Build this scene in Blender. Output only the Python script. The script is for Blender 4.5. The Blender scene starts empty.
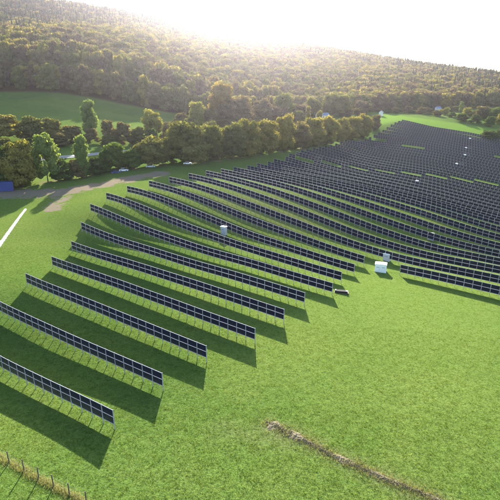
import bpy, math, random
import numpy as np
from mathutils import Matrix, Vector
sc = bpy.context.scene
COL = sc.collection
R = math.radians

# ---------------------------------------------------------------- camera
cam_d = bpy.data.cameras.new('camera'); cam = bpy.data.objects.new('camera', cam_d); COL.objects.link(cam)
cam.location = (0, 0, 47); cam.rotation_euler = (R(90 - 18.5), 0, 0)
cam_d.sensor_fit = 'HORIZONTAL'; cam_d.sensor_width = 36; cam_d.lens = 36 * 471 / 500
cam_d.clip_start = 0.5; cam_d.clip_end = 12000
sc.camera = cam
sc.render.resolution_x = sc.render.resolution_y = 1024

# ---------------------------------------------------------------- world, sun, exposure
SUN_EL, SUN_AZ = 21.0, -1.0           # degrees; azimuth from +Y towards +X
w = bpy.data.worlds.new('World'); sc.world = w; w.use_nodes = True
nt = w.node_tree; nt.nodes.clear()
sky = nt.nodes.new('ShaderNodeTexSky'); sky.sky_type = 'NISHITA'; sky.sun_disc = False
sky.sun_elevation = R(SUN_EL); sky.sun_rotation = R(SUN_AZ); sky.altitude = 300; sky.air_density = 1.0; sky.dust_density = 1.2; sky.ozone_density = 1.0
bg = nt.nodes.new('ShaderNodeBackground'); bg.inputs['Strength'].default_value = 0.095
wo = nt.nodes.new('ShaderNodeOutputWorld')
nt.links.new(sky.outputs[0], bg.inputs[0]); nt.links.new(bg.outputs[0], wo.inputs[0])
sun_d = bpy.data.lights.new('sun', 'SUN'); sun = bpy.data.objects.new('sun', sun_d); COL.objects.link(sun)
sun_d.energy = 5.0; sun_d.angle = R(0.5); sun_d.color = (1.0, 0.94, 0.84)
sun.rotation_euler = (R(-(90 - SUN_EL)), 0, R(-SUN_AZ)); sun.location = (0, 100, 120)
sc.view_settings.view_transform = 'Standard'; sc.view_settings.look = 'None'
sc.view_settings.gamma = 1.0; sc.view_settings.use_curve_mapping = False
sc.view_settings.exposure = 2.4
cy = sc.cycles
cy.max_bounces = 6; cy.diffuse_bounces = 3; cy.glossy_bounces = 2; cy.transmission_bounces = 4
cy.transparent_max_bounces = 8; cy.volume_bounces = 1; cy.caustics_reflective = False; cy.caustics_refractive = False
CTRL = [(-19.1,53.5,3.5),(-12.7,61.4,3.5),(-7.5,70.1,3.4),(0.2,77.1,3.2),(7.5,84.4,3.0),(11.7,93.9,2.8),(18.8,101.3,2.1),(22.9,110.8,1.0),(28.3,119.4,-0.2),(33.8,128.0,-1.0),(-42.2,69.6,1.5),(-51.5,88.5,2.8),(-51.7,101.1,4.6),(-50.2,112.4,4.5),(-49.5,124.3,4.8),(-51.1,137.9,6.6),(-52.4,151.1,9.5),(-50.1,162.0,10.9),(-45.0,170.7,11.4),(-38.5,178.6,12.2),(-32.2,186.5,12.0),(-25.3,194.1,12.3),(-18.8,202.0,12.3),(-12.9,210.2,11.6),(-7.6,218.9,11.1),(-1.4,227.0,10.8),(3.5,235.9,10.5),(9.1,244.4,10.3),(12.8,254.2,10.0),(17.5,263.3,11.0),(22.2,272.3,11.0),(27.1,281.3,10.8),(31.0,291.0,10.6),(35.2,300.5,10.1),(40.6,309.0,10.1),(45.7,317.9,10.1),(71.3,361.9,10.6),(99.6,404.0,8.7),(133.0,451.3,17.3),(143.4,466.3,18.8),(12.6,142.8,2.7),(13.5,154.5,4.0),(14.4,166.3,5.6),(15.3,178.1,6.9),(16.2,189.8,8.3),(19.5,230.9,8.5),(22.8,272.0,11.1),(31.9,129.3,-0.9),(34.3,140.0,-0.4),(36.6,150.7,-0.2),(38.9,161.5,1.3),(41.2,172.3,2.5),(43.5,183.1,3.9),(48.2,204.6,5.2),(57.8,247.5,3.9),(67.3,290.4,3.7),(76.7,333.3,4.4),(88.5,387.0,6.3),(48.2,117.9,-1.3),(51.9,127.7,-2.3),(55.5,137.5,-2.9),(59.1,147.4,-3.1),(62.6,157.3,-2.2),(66.1,167.3,-1.5),(69.6,177.3,-0.0),(76.6,197.1,0.9),(91.1,236.5,-0.4),(105.4,276.1,-0.4),(123.2,325.6,1.2),(140.7,375.2,4.8),(167.1,450.9,13.3),(62.1,108.1,-1.8),(66.8,117.2,-2.5),(71.5,126.3,-3.2),(76.2,135.4,-4.0),(80.9,144.5,-4.6),(85.6,153.7,-5.1),(90.1,162.9,-4.6),(94.7,172.0,-4.4),(99.3,181.2,-3.9),(117.9,217.7,-5.7),(136.5,254.3,-6.5),(159.5,300.2,-5.9),(182.2,346.2,-3.3),(216.3,416.5,3.9),(-80.7,165.0,8.0),(-99.3,185.0,10.2),(-68.6,215.0,11.2),(-96.0,195.0,10.4),(-73.0,230.0,12.1),(-26.8,255.0,13.7),(34.4,330.0,12.0),(100.1,420.0,10.2),(107.5,450.0,16.6),(-94.5,265.0,14.0),(-62.6,300.0,14.6),(-169.6,330.0,26.0),(-92.4,345.0,23.0),(-224.4,446.0,47.3),(-117.9,447.0,37.0),(-78.3,452.0,29.9),(-9.6,470.0,19.9),(91.4,560.0,24.7),(189.3,620.0,27.1),(276.0,680.0,30.5),(354.3,700.0,35.4),(207.2,435.0,9.8),(245.9,500.0,20.2),(-240.4,492.0,62.2),(-360.8,750.0,124.1),(-520.3,1100.0,223.2),(-147.0,500.0,58.4),(-202.7,700.0,111.4),(-300.9,1050.0,185.6),(-50.9,510.0,33.0),(-63.9,650.0,70.3),(-87.5,900.0,118.6),(-110.9,1150.0,168.9),(58.4,580.0,23.2),(69.7,700.0,48.0),(93.4,950.0,91.3),(117.0,1200.0,138.9),(195.9,650.0,30.2),(239.0,800.0,53.3),(325.5,1100.0,93.7),(366.4,730.0,35.1),(546.2,1100.0,71.4),(495.7,700.0,36.8),(774.0,1100.0,52.0),(-332.2,446.0,47.3),(-355.7,492.0,62.2),(-567.9,800.0,137.7),(-26,42,4),(40,42,1.5),(0,-50,4),(100,0,-1),(-80,30,4),(-100,100,8),(-200,150,12),(150,50,-5),(200,150,-8),(280,250,-7),(330,420,10),(-300,-200,4),(300,-200,-4),(500,100,0),(-500,100,25),(-500,600,120),(-400,1800,200),(0,1800,180),(500,1800,110),(1000,1800,60),(1000,700,40),(1000,0,5),(600,350,5),(-900,1000,220),(-900,0,40),(-29.8,61.0,2.5),(-39.1,67.5,1.9),(-37.1,78.5,3.1),(-25.3,70.2,3.2),(-40.8,93.5,4.3),(-29.9,85.9,4.0),(-18.4,77.7,3.7),(-34.7,101.6,4.2),(-21.3,92.2,3.8),(-9.8,84.2,3.4),(-39.4,117.3,4.3),(-24.1,106.6,4.2),(-11.2,97.5,3.9),(-44.0,132.9,5.5),(-27.0,121.0,4.5),(-12.5,110.8,3.6),(-29.8,135.3,5.4),(-13.9,124.1,3.6),(0.0,114.4,3.3),(-32.5,149.6,8.3),(-15.1,137.4,5.0),(-7.3,132.0,4.0),(5.5,123.0,2.4),(-16.4,150.7,6.9),(0.0,139.2,3.1),(-179.6,446.0,46.9),(-194.0,496.0,61.7),(-100.3,508.0,48.9),(-272.1,560.0,85.2),(-163.9,560.0,79.2)]
HAZE = 0.000052
# ---------------------------------------------------------------- terrain: thin-plate surface through surveyed heights
def _fit(ctrl):
    P = np.array(ctrl, float); X = P[:, :2] / 100; n = len(X)
    r2 = ((X[:, None] - X[None]) ** 2).sum(-1); K = .5 * r2 * np.log(r2 + 1e-12)
    A = np.zeros((n + 3, n + 3)); A[:n, :n] = K + .012 * np.eye(n); A[:n, n] = 1; A[:n, n + 1:] = X; A[n, :n] = 1; A[n + 1:, :n] = X.T
    b = np.zeros(n + 3); b[:n] = P[:, 2]
    return X, np.linalg.solve(A, b)
_X, _W = _fit(CTRL)
def hz(x, y):
    x = np.asarray(x, float); y = np.asarray(y, float)
    q = np.stack([np.ravel(x), np.ravel(y)], -1) / 100.
    out = np.empty(len(q))
    for i in range(0, len(q), 20000):
        a = q[i:i + 20000]; r2 = ((a[:, None] - _X[None]) ** 2).sum(-1)
        out[i:i + 20000] = (.5 * r2 * np.log(r2 + 1e-12)) @ _W[:-3] + _W[-3] + a @ _W[-2:]
    return out.reshape(x.shape) if x.shape else float(out[0])

# ---------------------------------------------------------------- helpers
def tag(o, label=None, cat=None, group=None, kind=None):
    if label: o['label'] = label
    if cat: o['category'] = cat
    if group: o['group'] = group
    if kind: o['kind'] = kind
    return o
def empty(name, loc=(0, 0, 0), rz=0):
    o = bpy.data.objects.new(name, None); o.location = loc; o.rotation_euler = (0, 0, rz); o.empty_display_size = .5
    COL.objects.link(o); return o
def npmesh(name, V, Fs, mats, midx=None, smooth=False, attrs=None):
    """V (n,3); Fs (m,k) array of equal-sized faces or list of such arrays"""
    me = bpy.data.meshes.new(name)
    if not isinstance(Fs, list): Fs = [Fs]
    Fs = [np.asarray(f, np.int32) for f in Fs if len(f)]
    V = np.asarray(V, np.float32)
    loops = np.concatenate([f.ravel() for f in Fs]); sizes = np.concatenate([np.full(len(f), f.shape[1], np.int32) for f in Fs])
    me.vertices.add(len(V)); me.vertices.foreach_set('co', V.ravel())
    me.loops.add(len(loops)); me.loops.foreach_set('vertex_index', loops)
    me.polygons.add(len(sizes)); me.polygons.foreach_set('loop_start', np.concatenate([[0], np.cumsum(sizes)[:-1]]).astype(np.int32))
    me.polygons.foreach_set('loop_total', sizes)
    for m in (mats if isinstance(mats, (list, tuple)) else [mats]): me.materials.append(m)
    if midx is not None: me.polygons.foreach_set('material_index', np.asarray(midx, np.int32))
    me.update(calc_edges=True)
    me.polygons.foreach_set('use_smooth', np.full(len(sizes), smooth))
    for k, a in (attrs or {}).items():
        at = me.attributes.new(k, 'FLOAT', 'POINT'); at.data.foreach_set('value', np.asarray(a, np.float32))
    return me
class MB:
    """collects solid shapes, then links them as one mesh object"""
    def __init__(s): s.V = []; s.F = []; s.M = []; s.n = 0
    def add(s, V, Fs, m=0):
        V = np.asarray(V, float)
        for f in Fs: s.F.append([i + s.n for i in f]); s.M.append(m)
        s.V.append(V); s.n += len(V); return s
    def box(s, c, d, m=0, rz=0, taper=1.0):
        x, y, z = (v / 2 for v in d); t = taper
        P = np.array([(-x, -y, -z), (x, -y, -z), (x, y, -z), (-x, y, -z), (-x * t, -y * t, z), (x * t, -y * t, z), (x * t, y * t, z), (-x * t, y * t, z)])
        if rz: ca, sa = math.cos(rz), math.sin(rz); P = np.stack([P[:, 0] * ca - P[:, 1] * sa, P[:, 0] * sa + P[:, 1] * ca, P[:, 2]], -1)
        return s.add(P + np.array(c), [(0, 3, 2, 1), (4, 5, 6, 7), (0, 1, 5, 4), (1, 2, 6, 5), (2, 3, 7, 6), (3, 0, 4, 7)], m)
    def bar(s, a, b, wy, wz, m=0):
        """box beam from a to b, horizontal thickness wy and vertical wz"""
        a = np.array(a, float); b = np.array(b, float); d = b - a; h = math.hypot(d[0], d[1]) or 1e-9
        sx = np.array([-d[1] / h, d[0] / h, 0]) * wy / 2; up = np.array([0, 0, wz / 2])
        P = [a - sx - up, a + sx - up, a + sx + up, a - sx + up, b - sx - up, b + sx - up, b + sx + up, b - sx + up]
        return s.add(P, [(0, 1, 2, 3), (7, 6, 5, 4), (0, 4, 5, 1), (1, 5, 6, 2), (2, 6, 7, 3), (3, 7, 4, 0)], m)
    def tube(s, pts, rad, n=8, m=0):
        pts = [np.array(p, float) for p in pts]; V = []; F = []
        for i, p in enumerate(pts):
            d = pts[min(i + 1, len(pts) - 1)] - pts[max(i - 1, 0)]; d /= (np.linalg.norm(d) + 1e-9)
            a = np.cross(d, (0, 0, 1.0)); 
            if np.linalg.norm(a) < .05: a = np.cross(d, (1.0, 0, 0))
            a /= np.linalg.norm(a); b = np.cross(d, a); r = rad[i] if hasattr(rad, '__len__') else rad
            for k in range(n): t = 2 * math.pi * k / n; V.append(p + r * (a * math.cos(t) + b * math.sin(t)))
        for i in range(len(pts) - 1):
            for k in range(n): F.append((i * n + k, i * n + (k + 1) % n, (i + 1) * n + (k + 1) % n, (i + 1) * n + k))
        F.append(tuple(range(n))[::-1]); F.append(tuple((len(pts) - 1) * n + k for k in range(n)))
        return s.add(V, F, m)
    def prism(s, prof, y0, y1, m=0):
        """profile [(x,z)...] extruded along y"""
        n = len(prof); V = [(x, y0, z) for x, z in prof] + [(x, y1, z) for x, z in prof]
        F = [tuple(range(n)), tuple(range(2 * n - 1, n - 1, -1))] + [(i, i + n, (i + 1) % n + n, (i + 1) % n) for i in range(n)]
        return s.add(V, F, m)
    def mesh(s, name, mats, smooth=False):
        me = bpy.data.meshes.new(name); me.from_pydata(np.concatenate(s.V).tolist(), [], s.F)
        for m in (mats if isinstance(mats, (list, tuple)) else [mats]): me.materials.append(m)
        me.polygons.foreach_set('material_index', s.M); me.polygons.foreach_set('use_smooth', [smooth] * len(s.F)); me.update(); return me
    def build(s, name, mats, parent=None, smooth=False):
        return link(name, s.mesh(name, mats, smooth), parent)
def link(name, me, parent=None, loc=None):
    o = bpy.data.objects.new(name, me); COL.objects.link(o)
    if parent: o.parent = parent
    if loc is not None: o.location = loc
    return o

# ---------------------------------------------------------------- materials
def newmat(name):
    m = bpy.data.materials.new(name); m.use_nodes = True; t = m.node_tree; t.nodes.clear(); return m, t
def N(t, k, **kw):
    n = t.nodes.new(k)
    for a, v in kw.items():
        if a.startswith('i_'): n.inputs[a[2:].replace('_', ' ')].default_value = v
        else: setattr(n, a, v)
    return n
def noise(t, scale, detail=3, rough=.55, vec=None):
    n = N(t, 'ShaderNodeTexNoise'); n.inputs['Scale'].default_value = scale; n.inputs['Detail'].default_value = detail; n.inputs['Roughness'].default_value = rough
    if vec: t.links.new(vec, n.inputs['Vector'])
    return n.outputs['Fac']
def ramp(t, fac, stops):
    n = N(t, 'ShaderNodeValToRGB'); cr = n.color_ramp
    while len(cr.elements) < len(stops): cr.elements.new(.5)
    for e, (p, c) in zip(cr.elements, stops): e.position = p; e.color = (*c, 1)
    t.links.new(fac, n.inputs[0]); return n.outputs[0]
def mix(t, fac, a, b, mode='MIX'):
    n = N(t, 'ShaderNodeMix', data_type='RGBA', blend_type=mode)
    for s, v in ((0, fac), (6, a), (7, b)):
        if hasattr(v, 'is_linked'): t.links.new(v, n.inputs[s])
        else: n.inputs[s].default_value = v if s == 0 else (*v, 1)
    return n.outputs[2]
def mathn(t, op, a, b=0.0, clamp=False):
    n = N(t, 'ShaderNodeMath', operation=op, use_clamp=clamp)
    for s, v in ((0, a), (1, b)):
        if hasattr(v, 'is_linked'): t.links.new(v, n.inputs[s])
        else: n.inputs[s].default_value = v
    return n.outputs[0]
def pos(t): return N(t, 'ShaderNodeNewGeometry').outputs['Position']
def bump(t, h, strength, dist):
    n = N(t, 'ShaderNodeBump'); n.inputs['Strength'].default_value = strength; n.inputs['Distance'].default_value = dist
    t.links.new(h, n.inputs['Height']); return n.outputs[0]
def pbr(name, col, rough=.6, metal=0, var=.15, scale=3., spec=.5, bmp=0):
    m, t = newmat(name); b = N(t, 'ShaderNodeBsdfPrincipled'); o = N(t, 'ShaderNodeOutputMaterial')
    co = N(t, 'ShaderNodeTexCoord').outputs['Object']; f = noise(t, scale, 4, .6, co)
    c = mix(t, f, tuple(v * (1 - var) for v in col), tuple(min(1, v * (1 + var)) for v in col)); t.links.new(c, b.inputs['Base Color'])
    b.inputs['Roughness'].default_value = rough; b.inputs['Metallic'].default_value = metal; b.inputs['Specular IOR Level'].default_value = spec
    if bmp: t.links.new(bump(t, f, .6, bmp), b.inputs['Normal'])
    t.links.new(b.outputs[0], o.inputs[0]); return m
def leafy(t, col, trans=.4, nrm=None, ttint=(1.15, 1.1, .5)):
    """diffuse + translucent leaf shader"""
    d = N(t, 'ShaderNodeBsdfDiffuse'); tr = N(t, 'ShaderNodeBsdfTranslucent'); o = N(t, 'ShaderNodeOutputMaterial'); mx = N(t, 'ShaderNodeMixShader'); mx.inputs[0].default_value = trans
    t.links.new(col, d.inputs[0]); t.links.new(mix(t, 1.0, col, ttint, 'MULTIPLY'), tr.inputs[0])
    if nrm: t.links.new(nrm, d.inputs['Normal'])
    t.links.new(d.outputs[0], mx.inputs[1]); t.links.new(tr.outputs[0], mx.inputs[2]); t.links.new(mx.outputs[0], o.inputs[0])
def attr(t, name, kind='GEOMETRY'):
    n = N(t, 'ShaderNodeAttribute', attribute_type=kind, attribute_name=name); return n.outputs['Fac']

# shared meadow colour (world space) so that blades and turf agree
def meadow_colour(t):
    p = pos(t)
    big = noise(t, .018, 3, .6, p); mid = noise(t, .16, 5, .7, p); fine = noise(t, 2.0, 5, .7, p); vfine = noise(t, 5.0, 3, .7, p)
    c = ramp(t, big, [(.32, (.060, .116, .024)), (.52, (.096, .152, .028)), (.68, (.140, .186, .040))])
    c = mix(t, mathn(t, 'MULTIPLY', ramp(t, mid, [(.42, (0, 0, 0)), (.70, (1, 1, 1))]), .5), c, (.125, .160, .038))
    c = mix(t, mathn(t, 'MULTIPLY', ramp(t, fine, [(.45, (0, 0, 0)), (.64, (1, 1, 1))]), .6), c, (.042, .085, .020))
    c = mix(t, mathn(t, 'MULTIPLY', ramp(t, vfine, [(.50, (0, 0, 0)), (.68, (1, 1, 1))]), .6), c, (.155, .200, .062))
    sx = N(t, 'ShaderNodeSeparateXYZ'); t.links.new(p, sx.inputs[0])       # drier, yellower grass on the open slope at the row ends
    ex = mathn(t, 'MULTIPLY', mathn(t, 'SUBTRACT', sx.outputs[0], 38.0), .018); ey = mathn(t, 'MULTIPLY', mathn(t, 'SUBTRACT', sx.outputs[1], 100.0), .019)
    dd = mathn(t, 'ADD', mathn(t, 'MULTIPLY', ex, ex), mathn(t, 'MULTIPLY', ey, ey))
    wgt = mathn(t, 'SUBTRACT', mathn(t, 'ADD', 1.15, mathn(t, 'MULTIPLY', mathn(t, 'SUBTRACT', mid, .5), 1.6)), dd, True)
    c = mix(t, mathn(t, 'MULTIPLY', wgt, .5), c, (.150, .208, .048))
    return c, mid, fine, vfine
def ground_mat():
    m, t = newmat('meadow_ground'); c, mid, fine, vf = meadow_colour(t); p = pos(t)
    soiln = noise(t, .22, 6, .72, p); soilf = noise(t, 4, 4, .7, p)
    soil = mix(t, soilf, (.135, .105, .072), (.260, .215, .155))
    k = mathn(t, 'ADD', attr(t, 'dirt'), mathn(t, 'MULTIPLY', mathn(t, 'SUBTRACT', soiln, .5), 4.2))
    k = mathn(t, 'MULTIPLY', mathn(t, 'SUBTRACT', k, .33), 4.0, True)
    k = mathn(t, 'MULTIPLY', k, mathn(t, 'MULTIPLY', attr(t, 'dirt'), 6.0, True))
    c = mix(t, k, c, soil)
    fl = mix(t, soilf, (.045, .032, .015), (.085, .06, .03))              # leaf litter below the wood
    c = mix(t, attr(t, 'wood'), c, fl)
    dry = mathn(t, 'MULTIPLY', attr(t, 'dry'), mathn(t, 'MULTIPLY', mid, 1.3), True)
    c = mix(t, dry, c, (.17, .155, .09))
    c = mix(t, attr(t, 'sunlit'), c, (.13, .22, .035))                      # sunlight on the far strip, put into the grass colour
    h = mathn(t, 'ADD', mathn(t, 'MULTIPLY', fine, .6), mathn(t, 'MULTIPLY', vf, .4))
    nr = bump(t, h, 1.0, .28)
    leafy(t, c, .12, nr); return m
def blade_mat(name, dry=0.0):
    m, t = newmat(name); c, *_ = meadow_colour(t)
    if dry: c = mix(t, dry, c, (.26, .23, .14))
    c = mix(t, mathn(t, 'MULTIPLY', attr(t, 'tint'), .65), c, (.13, .19, .046) if not dry else (.36, .32, .21))
    leafy(t, c, .5); return m
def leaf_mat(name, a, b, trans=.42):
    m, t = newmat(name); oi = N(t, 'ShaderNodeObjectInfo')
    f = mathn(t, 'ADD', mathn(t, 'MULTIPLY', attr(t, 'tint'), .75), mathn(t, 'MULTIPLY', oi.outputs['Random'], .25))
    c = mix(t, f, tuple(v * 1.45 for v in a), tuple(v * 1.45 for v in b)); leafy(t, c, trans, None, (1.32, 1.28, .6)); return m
def forest_mat():
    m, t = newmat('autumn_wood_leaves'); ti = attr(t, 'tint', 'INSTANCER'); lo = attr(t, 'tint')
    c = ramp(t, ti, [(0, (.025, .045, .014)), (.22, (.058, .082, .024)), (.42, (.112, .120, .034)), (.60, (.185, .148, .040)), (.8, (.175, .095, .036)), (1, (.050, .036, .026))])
    c = mix(t, mathn(t, 'MULTIPLY', lo, .3), c, (.13, .125, .03))
    leafy(t, c, .45, None, (1.5, 1.35, .45)); return m

M = {}
M['ground'] = ground_mat()
M['blades'] = blade_mat('meadow_blades'); M['dryblades'] = blade_mat('dry_blades', .42)
M['forest'] = forest_mat()
M['spruce'] = leaf_mat('spruce_needles', (.010, .026, .012), (.030, .050, .020), .1)
KC = {'dk': ((.026, .046, .018), (.080, .098, .034)), 'yo': ((.074, .080, .024), (.215, .172, .052)), 'pg': ((.075, .110, .035), (.150, .180, .060)),
      'gr': ((.035, .065, .016), (.095, .120, .032)), 'ol': ((.050, .060, .022), (.140, .130, .044)), 'br': ((.064, .058, .030), (.145, .118, .058)),
      'yg': ((.090, .105, .025), (.230, .200, .055)), 'pu': ((.062, .046, .034), (.130, .100, .062)), 'or': ((.095, .076, .026), (.215, .150, .050))}
for k, (a, b) in KC.items(): M['leaf_' + k] = leaf_mat('leaves_' + k, a, b)
M['bark'] = pbr('bark', (.11, .085, .06), .9, scale=6, var=.4)
M['glass'] = pbr('module_glass', (.012, .013, .030), .25, var=.45, scale=.5, spec=.3)
M['alu'] = pbr('aluminium_frame', (.24, .24, .275), .75, var=.12, spec=.12)
M['steel'] = pbr('galvanised_steel', (.30, .30, .31), .75, var=.15, scale=5, spec=.12)
M['white'] = pbr('white_paint', (.78, .78, .76), .5, var=.06, scale=1.5)
M['fleece'] = pbr('white_sheet', (.36, .36, .345), .85, var=.3, scale=2, bmp=.05)
M['grey'] = pbr('grey_paint', (.42, .43, .44), .5, var=.08)
M['dark'] = pbr('dark_plastic', (.025, .026, .03), .85, spec=.1)
M['rubber'] = pbr('rubber', (.02, .02, .02), .85)
M['blue'] = pbr('blue_paint', (.010, .030, .17), .5, var=.2, scale=1.2)
M['carblue'] = pbr('dark_blue_car_paint', (.03, .045, .14), .25, var=.05)
M['carwhite'] = pbr('white_car_paint', (.72, .73, .75), .25, var=.04)
M['carred'] = pbr('dull_red_car_paint', (.26, .05, .045), .3, var=.05)
M['carsilver'] = pbr('silver_car_paint', (.42, .44, .48), .3, var=.05)
M['window'] = pbr('window_glass', (.02, .025, .03), .1)
M['wood'] = pbr('weathered_wood', (.085, .065, .045), .85, var=.35, scale=8)
M['asphalt'] = pbr('asphalt', (.16, .16, .165), .85, var=.2, scale=.5)
M['paint'] = pbr('road_paint', (.7, .7, .68), .7)
M['soil'] = pbr('dug_soil', (.125, .100, .060), .95, var=.55, scale=1.6, bmp=.1)
M['roofred'] = pbr('clay_roof', (.22, .09, .06), .8, var=.2)
M['roofblue'] = pbr('blue_grey_roof', (.10, .15, .24), .5, var=.15)
M['render'] = pbr('pale_render', (.62, .60, .55), .85, var=.08)

# ---------------------------------------------------------------- ground sheet
def seg_dist(X, Y, pts):
    D = np.full(X.shape, 1e9)
    for (ax, ay), (bx, by) in zip(pts[:-1], pts[1:]):
        dx, dy = bx - ax, by - ay; t = np.clip(((X - ax) * dx + (Y - ay) * dy) / (dx * dx + dy * dy), 0, 1)
        D = np.minimum(D, np.hypot(X - ax - t * dx, Y - ay - t * dy))
    return D
def lines(segs):
    out = []
    for a, b, st in segs: out += list(np.arange(a, b, st))
    return np.array(out + [segs[-1][1]])
EDGE = [(-900, 440), (-220, 447), (-165, 448), (-116, 449), (-77, 454), (-42, 464), (-10, 478), (30, 515), (60, 540), (92, 562), (140, 580), (190, 602), (276, 632), (354, 645), (500, 660), (1500, 690)]
def in_wood(X, Y): return Y - np.interp(X, [e[0] for e in EDGE], [e[1] for e in EDGE])
DIRT = [(-125, 160), (-112, 168), (-98, 180), (-84.5, 183), (-74, 184), (-63, 188), (-55.7, 196), (-48, 205), (-41, 211)]
DIRT2 = [(-72, 182), (-70, 172), (-68, 158)]
gx = lines([(-6000, -1500, 450), (-1500, -400, 50), (-400, -130, 9), (-130, 130, 1.6), (130, 300, 4), (300, 1500, 40), (1500, 6000, 450)])
gy = lines([(-2000, -100, 190), (-100, 30, 10), (30, 290, 1.6), (290, 520, 4), (520, 1300, 20), (1300, 2400, 100), (2400, 7000, 460)])
GX, GY = np.meshgrid(gx, gy)
CX, CY = np.clip(GX, -1400, 1400), np.clip(GY, -500, 2300)
GZ = hz(CX, CY)
nx, ny = len(gx), len(gy); idx = np.arange(nx * ny).reshape(ny, nx)
Fq = np.stack([idx[:-1, :-1], idx[:-1, 1:], idx[1:, 1:], idx[1:, :-1]], -1).reshape(-1, 4)
d1 = seg_dist(GX, GY, DIRT); d2 = seg_dist(GX, GY, DIRT2)
dirt = np.clip(1 - (d1 - 2.5) / 6.5, 0, 1) + .75 * np.clip(1 - (d2 - 1.0) / 4., 0, 1)
hx = seg_dist(GX, GY, [(-100, 190), (-75, 208), (-56, 228), (-32, 238), (-10, 259), (21, 298), (57, 352), (98, 414)])
dirt = np.clip(dirt + .28 * np.clip(1 - hx / 7, 0, 1), 0, 1)
wood = np.clip(in_wood(GX, GY) / 6 + .5, 0, 1)
dry = .55 * np.exp(-(((GX - 8) / 32) ** 2 + ((GY - 172) / 26) ** 2)) + np.clip(1 - seg_dist(GX, GY, [(2.5, 54.5), (13.6, 46.6), (23, 41)]) / 2.0, 0, 1) * .8 + .35 * np.clip(1 - seg_dist(GX, GY, [(-4, 53), (4, 51)]) / 3.5, 0, 1)
sunlit = np.clip(1 - np.abs(GY - np.interp(GX, [95, 110, 150, 185, 215, 235], [446, 470, 508, 478, 452, 438])) / np.interp(GX, [95, 110, 150, 235], [34, 32, 30, 24]), 0, 1) * (GX > 88) * (GX < 240)
sunlit = np.clip(sunlit * 3, 0, 1)
me = npmesh('ground', np.stack([GX, GY, GZ], -1).reshape(-1, 3), Fq, M['ground'], smooth=True,
            attrs={'dirt': dirt.ravel(), 'wood': wood.ravel(), 'dry': dry.ravel(), 'sunlit': sunlit.ravel()})
tag(link('ground', me), kind='structure', label='rolling green meadow running up into the wooded hill')

# ---------------------------------------------------------------- haze
hb = MB().box((0, 1200, 150), (11000, 9000, 640)); 
hm, t = newmat('valley_haze'); pv = N(t, 'ShaderNodeVolumePrincipled'); oo = N(t, 'ShaderNodeOutputMaterial')
pv.inputs['Color'].default_value = (.93, .89, 1.0, 1); pv.inputs['Density'].default_value = HAZE; pv.inputs['Anisotropy'].default_value = .89
t.links.new(pv.outputs[0], oo.inputs['Volume'])
hz_o = hb.build('haze', hm); tag(hz_o, kind='stuff', label='thin bright autumn haze hanging over the valley and hill', cat='haze')

# ---------------------------------------------------------------- roads
ROAD = [(-190, 172), (-150, 205), (-125, 237), (-101, 257), (-90, 266), (-71, 283), (-61, 292), (-46, 315), (-25, 350), (0, 410), (30, 462)]
def resample(pts, st):
    P = np.array(pts, float); seg = np.hypot(*(P[1:] - P[:-1]).T); L = np.concatenate([[0], np.cumsum(seg)]); u = np.arange(0, L[-1], st)
    xs, ys = np.interp(u, L, P[:, 0]), np.interp(u, L, P[:, 1])
    for _ in range(12): xs[1:-1] = (xs[:-2] + xs[1:-1] * 2 + xs[2:]) / 4; ys[1:-1] = (ys[:-2] + ys[1:-1] * 2 + ys[2:]) / 4
    return np.stack([xs, ys], -1)
def ribbon(name, path, o0, o1, lift, mat, kind='structure', label=None):
    T = np.gradient(path, axis=0); T /= np.linalg.norm(T, axis=1)[:, None]; Nn = np.stack([-T[:, 1], T[:, 0]], -1)
    k = 5; V = []
    for j in range(k):
        q = path + Nn * (o0 + (o1 - o0) * j / (k - 1)); V.append(np.column_stack([q, hz(q[:, 0], q[:, 1]) + lift]))
    V = np.stack(V, 1).reshape(-1, 3); n = len(path); ix = np.arange(n * k).reshape(n, k)
    F = np.stack([ix[:-1, :-1], ix[1:, :-1], ix[1:, 1:], ix[:-1, 1:]], -1).reshape(-1, 4)
    return tag(link(name, npmesh(name, V, F, mat, smooth=True)), kind=kind, label=label)
rp = resample(ROAD, 3.0)
ribbon('road', rp, -3.4, 3.4, .16, M['asphalt'], label='pale country road behind the tree line')
ribbon('road_edge_line', rp, -3.15, -3.0, .18, M['paint'], label='white painted line on the near edge of the road')
ribbon('road_edge_line', rp, 3.0, 3.15, .18, M['paint'], label='white painted line on the far edge of the road')
# guard rail on the near side
T_ = np.gradient(rp, axis=0); T_ /= np.linalg.norm(T_, axis=1)[:, None]; RN = np.stack([-T_[:, 1], T_[:, 0]], -1)
gp = (rp - RN * 4.0)[12:46]; gz = hz(gp[:, 0], gp[:, 1])
gr = empty('guard_rail', (gp[0, 0], gp[0, 1], gz[0])); tag(gr, 'steel crash barrier along the road behind the trees', 'guard rail')
o0 = np.array([gp[0, 0], gp[0, 1], gz[0]]); b = MB()
for i in range(len(gp) - 1): b.bar(np.array([*gp[i], gz[i] + .7]) - o0, np.array([*gp[i + 1], gz[i + 1] + .7]) - o0, .08, .31)
b.build('rail_beam', M['alu'], gr)
pm = MB().box((0, 0, .3), (.1, .12, .9)).mesh('rail_post', M['steel'])
for i in range(0, len(gp), 1): link('post', pm, gr, (gp[i, 0] - o0[0], gp[i, 1] - o0[1], gz[i] - o0[2]))

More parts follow.
